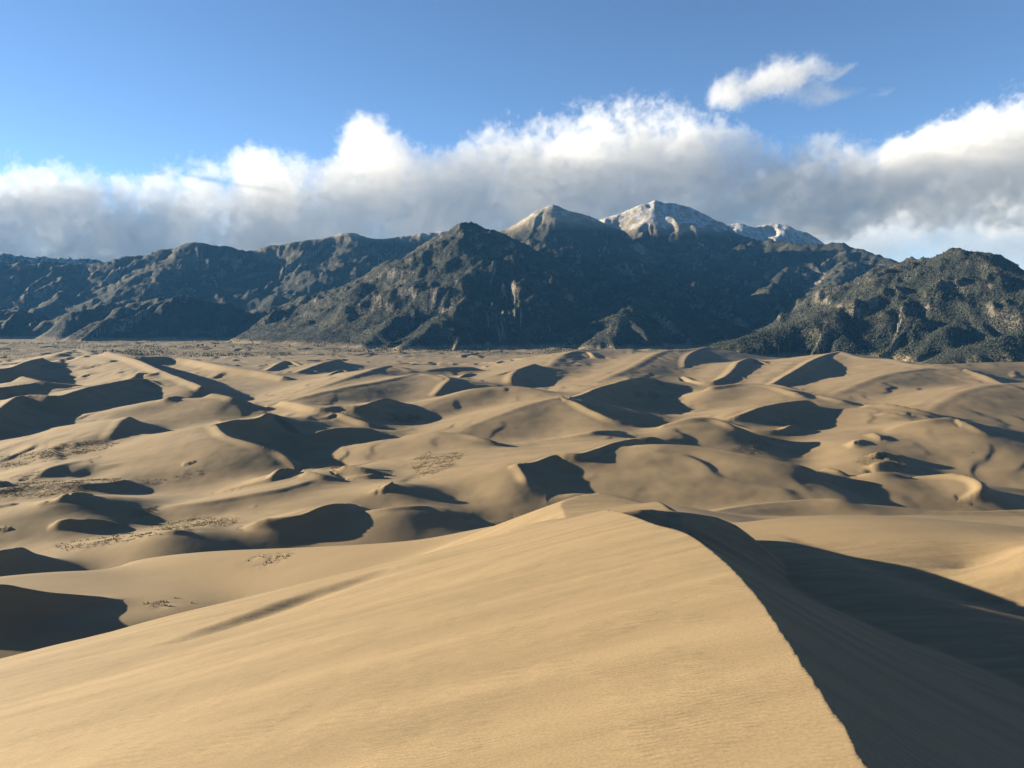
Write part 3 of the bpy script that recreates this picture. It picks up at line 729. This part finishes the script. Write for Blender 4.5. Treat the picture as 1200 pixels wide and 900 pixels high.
wood = b.ramp(b.m('ADD', b.m('ADD', b.m('MULTIPLY', big, 0.6), b.m('MULTIPLY', mid, 0.4)), b.m('MULTIPLY', z, 0.00008)), 0.38, 0.68, 1.0, 0.6)
wood = b.m('SUBTRACT', wood, b.m('MULTIPLY', b.ramp(sepp.outputs['Y'], 9000, 9700, 0, 0.5), b.ramp(sepp.outputs['X'], -1200, -400, 1, 0)))
has = b.m('LESS_THAN', sepc.outputs[0], wood)
cover = b.m('MULTIPLY', b.m('MULTIPLY', crown, has), 1.0)
treeline = b.ramp(b.m('ADD', z, b.m('MULTIPLY', b.m('SUBTRACT', mid, 0.5), 500)), 980, 1160, 1.0, 0.0)
cover = b.m('MULTIPLY', cover, treeline)
rocky = b.ramp(b.m('ADD', sepn.outputs['Z'], b.m('MULTIPLY', b.m('SUBTRACT', mid, 0.5), 0.9)), 0.46, 0.64, 1.0, 0.0)
steep = b.m('SUBTRACT', 1.0, rocky)
c = b.mix(rocky, soil, rock)
cover = b.m('MULTIPLY', cover, b.ramp(rocky, 0.3, 0.9, 1.0, 0.25))
c = b.mix(cover, c, forest)
# bare tundra above the trees
tundra = b.mix(b.ramp(mid, 0.35, 0.65), (0.19, 0.16, 0.118), (0.27, 0.23, 0.172))
c = b.mix(b.m('MULTIPLY', b.ramp(z, 950, 1150), b.ramp(steep, 0.2, 0.8, 0.2, 0.9)), c, tundra)
snow_line = b.m('ADD', z, b.m('MULTIPLY', b.m('SUBTRACT', mid, 0.5), 900))
snow_line = b.m('ADD', snow_line, b.ramp(sepp.outputs['Y'], 8600, 9700, 0, 170))
snow_line = b.m('ADD', snow_line, b.ramp(sepp.outputs['X'], -9000, 200, -600, 0))
snow_line = b.m('ADD', snow_line, b.ramp(sepp.outputs['Y'], 10600, 10880, 0, 1100))
snow = b.ramp(snow_line, 1180, 1420)
streak = b.noise(b.scaled(pos, 1, 0.25, 0.25), 1 / 55, 4, 0.65)
snow = b.m('MULTIPLY', snow, b.ramp(b.m('ADD', b.m('MULTIPLY', b.m('ADD', streak, fine), 0.5), b.m('MULTIPLY', sepn.outputs['Z'], 0.3)), 0.66, 0.84))
snow = b.m('MULTIPLY', snow, b.ramp(mid, 0.3, 0.62, 0.25, 0.8))
c = b.mix(snow, c, (0.42, 0.455, 0.52))
# valley floor: dry grass, brush and pale sand
vn = b.noise(b.scaled(pos, 1, 1.8, 1), 1 / 160, 5, 0.65)
vf = b.noise(pos, 1 / 14, 3, 0.7)
floor_c = b.mix(b.ramp(vn, 0.42, 0.6), (0.225, 0.175, 0.11), (0.135, 0.108, 0.067))
floor_c = b.mix(b.ramp(b.m('ADD', vf, b.m('MULTIPLY', vn, 0.5)), 0.82, 0.95), floor_c, (0.06, 0.054, 0.034))
attr = b.n('ShaderNodeAttribute', attribute_name='hill')
c = b.mix(b.ramp(attr.outputs['Fac'], 0.02, 0.12), floor_c, c)
b.l(c, bs.inputs['Base Color'])
bs.inputs['Roughness'].default_value = 0.95
bs.inputs['Specular IOR Level'].default_value = 0.1
bp = b.n('ShaderNodeBump'); bp.inputs['Strength'].default_value = 1.0; bp.inputs['Distance'].default_value = 20
b.l(b.m('ADD', b.m('ADD', b.m('MULTIPLY', fine, 0.4), mid), b.m('MULTIPLY', cover, 0.25)), bp.inputs['Height'])
b.l(bp.outputs[0], bs.inputs['Normal'])

mount_ob = tag(mt.mesh('mountain_terrain', mm), kind='structure')
at = mount_ob.data.attributes.new('hill', 'FLOAT', 'POINT')
at.data.foreach_set('value', np.clip((mt.z - plain) / 300, 0, 1).astype(np.float32).ravel())


# ------------------------------------------------------------------ plants
def tri_mesh(name, V, T, mat, smooth=False):
    me = bpy.data.meshes.new(name)
    V = np.asarray(V, np.float32); T = np.asarray(T, np.int32)
    me.vertices.add(len(V)); me.vertices.foreach_set('co', V.ravel())
    me.loops.add(T.size); me.loops.foreach_set('vertex_index', T.ravel())
    me.polygons.add(len(T)); me.polygons.foreach_set('loop_start', np.arange(0, T.size, 3, dtype=np.int32))
    me.update(calc_edges=True)
    if smooth: me.polygons.foreach_set('use_smooth', np.ones(len(T), bool))
    me.materials.append(mat)
    return me

def leaf_material(name, c1, c2):
    m, nt, bs = new_mat(name)
    b = NB(nt)
    g = b.n('ShaderNodeNewGeometry')
    n = b.noise(g.outputs['Position'], 0.4, 3, 0.6)
    b.l(b.mix(b.ramp(n, 0.3, 0.7), c1, c2), bs.inputs['Base Color'])
    bs.inputs['Roughness'].default_value = 0.9; bs.inputs['Specular IOR Level'].default_value = 0.1
    return m

m_grass = leaf_material('dry_grass', (0.13, 0.10, 0.05), (0.23, 0.18, 0.10))
m_pine = leaf_material('pine_needles', (0.024, 0.029, 0.019), (0.05, 0.054, 0.034))
m_bark = leaf_material('bark', (0.06, 0.045, 0.035), (0.11, 0.085, 0.06))

def scatter_blades(X, Y, Z, size, nb):
    """tufts of leaning blades: NB triangles each"""
    n = len(X)
    ang = rng.uniform(0, 2 * np.pi, (n, nb)); lean = rng.uniform(0.1, 0.75, (n, nb)); hgt = size[:, None] * rng.uniform(0.6, 1.1, (n, nb))
    off = size[:, None] * rng.uniform(0, 0.35, (n, nb))
    bx = X[:, None] + np.cos(ang) * off; by = Y[:, None] + np.sin(ang) * off
    wdt = 0.22 * size[:, None]
    sx, sy = -np.sin(ang) * wdt, np.cos(ang) * wdt
    tx = bx + np.cos(ang) * lean * hgt; ty = by + np.sin(ang) * lean * hgt
    zb = np.broadcast_to(Z[:, None] - 0.1, bx.shape)
    V = np.stack([np.stack([bx - sx, by - sy, zb], -1), np.stack([bx + sx, by + sy, zb], -1), np.stack([tx, ty, zb + hgt], -1)], 2).reshape(-1, 3)
    return V, np.arange(len(V)).reshape(-1, 3)

TX, TY = [], []
for g_ in GROUND_POLYS:
    gx = np.array([q[0] for q in g_]); gy = np.array([q[1] for q in g_])
    area = 0.5 * abs(np.dot(gx, np.roll(gy, 1)) - np.dot(gy, np.roll(gx, 1)))
    n = int(min(area / 4.5, 2600))
    x = rng.uniform(gx.min(), gx.max(), n * 3); y = rng.uniform(gy.min(), gy.max(), n * 3)
    ok = inside(g_, x, y) & (fbm(x, y, 26, 3) + 0.8 * fbm(x, y, 7, 2) > rng.uniform(-0.35, 0.5, len(x)))
    TX.append(x[ok][:n]); TY.append(y[ok][:n])
TX = np.concatenate(TX); TY = np.concatenate(TY)
V, T = scatter_blades(TX, TY, farf.zat(TX, TY), rng.uniform(0.3, 1.15, len(TX)) ** 1.2, 7)
gob = bpy.data.objects.new('dune_grass', tri_mesh('dune_grass', V, T, m_grass)); COL.objects.link(gob)
tag(gob, kind='stuff')

# evergreen woods on the slopes: far too many to count
hill = np.clip((mt.z - plain) / 300, 0, 1)
def crowns(X, Y, Z, h, w, sides=5):
    n = len(X)
    a = rng.uniform(0, 6.28, n)[:, None] + np.arange(sides)[None, :] * (2 * np.pi / sides)
    rr = w[:, None] * rng.uniform(0.35, 0.6, (n, sides))
    ring = np.stack([X[:, None] + np.cos(a) * rr, Y[:, None] + np.sin(a) * rr, Z[:, None] + h[:, None] * rng.uniform(0.15, 0.4, (n, sides))], -1)
    top = np.stack([X + rng.uniform(-.1, .1, n) * w, Y, Z + h], -1)[:, None, :]
    foot = np.stack([X, Y, Z - 1.0], -1)[:, None, :]
    V = np.concatenate([ring, top, foot], 1).reshape(-1, 3)
    base = np.arange(n)[:, None] * (sides + 2)
    k = np.arange(sides); k2 = (k + 1) % sides
    T1 = np.stack([base + k, base + k2, np.broadcast_to(base + sides, (n, sides))], -1)
    T2 = np.stack([base + k2, base + k, np.broadcast_to(base + sides + 1, (n, sides))], -1)
    return V, np.concatenate([T1, T2], 1).reshape(-1, 3)

NT = 150000
d_ = np.exp(rng.uniform(math.log(3100), math.log(7600), NT)); a_ = rng.uniform(R(-36), R(36), NT)
x_ = np.sin(a_) * d_; y_ = np.cos(a_) * d_
z_ = mt.zat(x_, y_)
pl_ = dune_base(x_, y_, d_)
h_ = (z_ - pl_) / 300
ok = (h_ > 0.06) & (h_ < 3) & (fbm(x_, y_, 420, 4) + 0.5 * fbm(x_, y_, 90, 2) > rng.uniform(-0.45, 0.35, NT))
low = (h_ <= 0.06) & (h_ > -0.02) & (d_ > 4300) & (fbm(x_, y_, 500, 3) > 0.12) & (rng.uniform(0, 1, NT) < 0.25)
ok = np.nonzero(ok | low)[0][:26000]
hh = rng.uniform(5, 11, len(ok))
V, T = crowns(x_[ok], y_[ok], z_[ok], hh, hh * rng.uniform(0.6, 1.0, len(ok)))
wood_ob = bpy.data.objects.new('evergreen_woods', tri_mesh('evergreen_woods', V, T, m_pine)); COL.objects.link(wood_ob)
tag(wood_ob, kind='stuff')

# single trees out on the valley floor
def pine_meshes(k):
    r_ = np.random.default_rng(100 + k)
    n = 90
    t = r_.uniform(0, 1, n) ** 0.8
    rad = (1 - t) ** 0.75 * 0.30 + 0.02
    ang = r_.uniform(0, 6.28, n); q = np.sqrt(r_.uniform(0.25, 1, n)) * rad
    C = np.stack([np.cos(ang) * q, np.sin(ang) * q, 0.16 + t * 0.82], -1)
    Vs, Ts = [], []
    for c in C:
        s_ = r_.uniform(0.07, 0.13)
        tri = c + r_.normal(0, 1, (4, 3)) * s_ * np.array([1, 1, 0.55])
        i0 = len(Vs) * 4
        Vs.append(tri); Ts += [[i0, i0 + 1, i0 + 2], [i0, i0 + 2, i0 + 3], [i0, i0 + 3, i0 + 1], [i0 + 1, i0 + 3, i0 + 2]]
    crown = tri_mesh('crown', np.concatenate(Vs), Ts, m_pine)
    Vt, Tt = [], []
    for lv, (z0, r0) in enumerate(((-0.06, 0.035), (0.3, 0.024), (0.9, 0.006))):
        for j in range(6): Vt.append((math.cos(j * 1.047) * r0, math.sin(j * 1.047) * r0, z0))
    for lv in range(2):
        for j in range(6):
            p0, p1 = lv * 6 + j, lv * 6 + (j + 1) % 6
            Tt += [[p0, p1, p1 + 6], [p0, p1 + 6, p0 + 6]]
    return crown, tri_mesh('trunk', Vt, Tt, m_bark)
KIND = [pine_meshes(k) for k in range(4)]
SPOTS = [(233, 407), (238, 406.5), (243, 407.5), (252, 407), (274, 408), (340, 407), (296, 404), (318, 402), (553, 416), (549, 413), (562, 427), (567, 427), (573, 427), (564, 424), (485, 410), (500, 411), (512, 409), (521, 412), (534, 408), (541, 412), (557, 409), (573, 413), (580, 410), (588, 414), (596, 409), (606, 410), (620, 407), (636, 409), (655, 408), (668, 406), (455, 407), (440, 405), (425, 404), (408, 402), (390, 401)]
trng = random.Random(5)
for k, (px, py) in enumerate(SPOTS):
    p = mt.hit(px, py)
    if p is None or p[1] > 9000: continue
    root = bpy.data.objects.new('pine_tree', None)
    COL.objects.link(root)
    root.location = (p[0], p[1], p[2] - 0.3)
    sz = trng.uniform(13, 21); wd = sz * trng.uniform(0.95, 1.3)
    root.scale = (wd, wd, sz); root.rotation_euler = (0, 0, trng.uniform(0, 6.28))
    root.empty_display_size = 0.1
    tag(root, 'small dark evergreen tree standing alone on the tan valley floor below the mountains', 'tree', 'single trees on the valley floor')
    for me, nm in zip(KIND[k % 4], ('crown', 'trunk')):
        ch = bpy.data.objects.new(nm, me); COL.objects.link(ch); ch.parent = root

# ------------------------------------------------------------------ clouds (true volumes)
def cloud_volume(name, D, x0, x1, z0, z1, halfy, top, bot, scale, amp, dens, vs, seed=0.0, soft=0.3, tint=0.9, bil=0.45):
    ng = bpy.data.node_groups.new(name, 'GeometryNodeTree')
    ng.interface.new_socket('Geometry', in_out='OUTPUT', socket_type='NodeSocketGeometry')
    b = NB(ng)
    pos = b.n('GeometryNodeInputPosition').outputs[0]
    sp = b.n('ShaderNodeSeparateXYZ'); b.l(pos, sp.inputs[0])
    X, Y, Z = sp.outputs
    def curve(pts):
        n = b.n('ShaderNodeFloatCurve'); cv = n.mapping.curves[0]
        P = []
        for px, py in pts:
            a, c = ray(px, py)
            P.append(((a * D - x0) / (x1 - x0), c * D / 6000))
        P = [p for p in P if 0 <= p[0] <= 1]
        P = [(0.0, P[0][1])] + [p for p in P if 0.001 < p[0] < 0.999] + [(1.0, P[-1][1])]
        while len(cv.points) < len(P): cv.points.new(0.5, 0.5)
        for p, q in zip(cv.points, P): p.location = q
        n.mapping.update()
        b.l(b.m('DIVIDE', b.m('SUBTRACT', X, x0), x1 - x0), n.inputs['Value'])
        return b.m('MULTIPLY', n.outputs[0], 6000)
    T, B = curve(top), curve(bot)
    mid = b.m('MULTIPLY', b.m('ADD', T, B), 0.5)
    hz = b.m('MULTIPLY', b.m('SUBTRACT', T, B), 0.5)
    e1 = b.m('ABSOLUTE', b.m('DIVIDE', b.m('SUBTRACT', Z, mid), hz))
    e2 = b.m('ABSOLUTE', b.m('DIVIDE', b.m('SUBTRACT', Y, D), halfy))
    e = b.m('POWER', b.m('ADD', b.m('POWER', e1, 2.6), b.m('POWER', e2, 2.6)), 1 / 2.6)
    env = b.m('SUBTRACT', 1, e)
    off = b.n('ShaderNodeVectorMath', operation='ADD'); b.l(pos, off.inputs[0]); off.inputs[1].default_value = (seed, seed * 0.7, 0)
    n1 = b.noise(off.outputs[0], 1 / scale, 6, 0.58)
    n2 = b.noise(off.outputs[0], 2.7 / scale, 5, 0.6)
    n3 = b.m('ABSOLUTE', b.m('MULTIPLY', b.m('SUBTRACT', n2, 0.5), 2))        # billows
    f = b.m('ADD', env, b.m('MULTIPLY', b.m('SUBTRACT', n1, 0.54), amp))
    n4 = b.noise(off.outputs[0], 9.0 / scale, 4, 0.6)
    f = b.m('ADD', f, b.m('MULTIPLY', b.m('SUBTRACT', 0.18, n3), amp * bil))
    f = b.m('ADD', f, b.m('MULTIPLY', b.m('SUBTRACT', n4, 0.5), amp * 0.35))
    den = b.ramp(f, 0.0, soft)
    vc = b.n('GeometryNodeVolumeCube')
    b.l(den, vc.inputs['Density'])
    vc.inputs['Min'].default_value = (x0, D - halfy * 1.25, z0); vc.inputs['Max'].default_value = (x1, D + halfy * 1.25, z1)
    for ax, ln in (('X', x1 - x0), ('Y', halfy * 2.5), ('Z', z1 - z0)): vc.inputs['Resolution ' + ax].default_value = max(4, int(ln / vs))
    m = bpy.data.materials.new(name); m.use_nodes = True
    mn = NB(m.node_tree); m.node_tree.nodes.clear()
    o = mn.n('ShaderNodeOutputMaterial'); pv = mn.n('ShaderNodeVolumePrincipled')
    pv.inputs['Color'].default_value = (tint, tint, tint, 1)
    pv.inputs['Density'].default_value = dens
    pv.inputs['Anisotropy'].default_value = 0.0
    mn.l(pv.outputs[0], o.inputs['Volume'])
    sm = b.n('GeometryNodeSetMaterial'); sm.inputs['Material'].default_value = m
    b.l(vc.outputs[0], sm.inputs[0])
    b.l(sm.outputs[0], b.n('NodeGroupOutput').inputs[0])
    me = bpy.data.meshes.new(name); me.materials.append(m)
    ob = bpy.data.objects.new(name, me); COL.objects.link(ob)
    ob.modifiers.new('cloud', 'NODES').node_group = ng
    return tag(ob, kind='stuff')

cloud_volume('cloud_bank', 16500, -14500, 14500, 1000, 5400, 1300,
    [(-150, 222), (0, 212), (60, 208), (100, 226), (150, 226), (200, 216), (240, 218), (310, 202), (345, 212), (400, 186), (450, 164), (490, 196), (560, 182), (640, 164), (720, 152), (800, 148), (850, 172), (920, 190), (980, 192), (1050, 174), (1130, 144), (1200, 126), (1400, 110)],
    [(-150, 350), (300, 335), (500, 310), (600, 290), (700, 285), (800, 282), (900, 280), (960, 276), (1060, 258), (1200, 260), (1400, 260)],
    1400, 2.7, 0.0011, 34, soft=0.2, tint=0.82, bil=0.85)
cloud_volume('small_cloud', 15500, 3900, 6500, 4150, 5450, 520,
    [(825, 118), (850, 92), (890, 74), (920, 64), (945, 62), (975, 82)],
    [(825, 126), (850, 136), (890, 124), (920, 114), (945, 100), (975, 90)],
    620, 2.9, 0.0014, 20, seed=2100.0, soft=0.7, tint=0.72)
cloud_volume('thin_cloud', 15500, 5400, 7400, 4150, 5050, 420,
    [(925, 106), (960, 90), (995, 106)], [(925, 112), (960, 128), (995, 112)],
    500, 2.6, 0.0006, 24, seed=900.0, soft=0.7, tint=0.6)
cloud_volume('cloud_veil', 24000, 6500, 24000, 900, 5000, 1500,
    [(900, 262), (1000, 240), (1060, 215), (1200, 190), (1500, 170)], [(900, 275), (960, 318), (1200, 350), (1500, 350)],
    2600, 1.3, 0.0006, 90, seed=500.0, soft=0.8, tint=0.8)

# ------------------------------------------------------------------ the air
def box_mesh(name, x0, x1, y0, y1, z0, z1):
    bm = bmesh.new()
    v = [bm.verts.new(p) for p in ((x0, y0, z0), (x1, y0, z0), (x1, y1, z0), (x0, y1, z0), (x0, y0, z1), (x1, y0, z1), (x1, y1, z1), (x0, y1, z1))]
    for f in ((3, 2, 1, 0), (4, 5, 6, 7), (0, 1, 5, 4), (1, 2, 6, 5), (2, 3, 7, 6), (3, 0, 4, 7)): bm.faces.new([v[i] for i in f])
    me = bpy.data.meshes.new(name); bm.to_mesh(me); bm.free()
    ob = bpy.data.objects.new(name, me); COL.objects.link(ob)
    return ob
hz = bpy.data.materials.new('haze'); hz.use_nodes = True
hn = NB(hz.node_tree); hz.node_tree.nodes.clear()
ho = hn.n('ShaderNodeOutputMaterial'); hv = hn.n('ShaderNodeVolumePrincipled')
hv.inputs['Color'].default_value = (0.14, 0.46, 1.0, 1)
hv.inputs['Density'].default_value = 8e-6
hn.l(hv.outputs[0], ho.inputs['Volume'])
haze = box_mesh('haze', -47000, 47000, -46500, 13700, float(min(near.z.min(), farf.z.min(), mt.z.min())) - 1.0, max(1700.0, float(mt.z.max()) + 20))
haze.data.materials.append(hz)
tag(haze, kind='stuff')
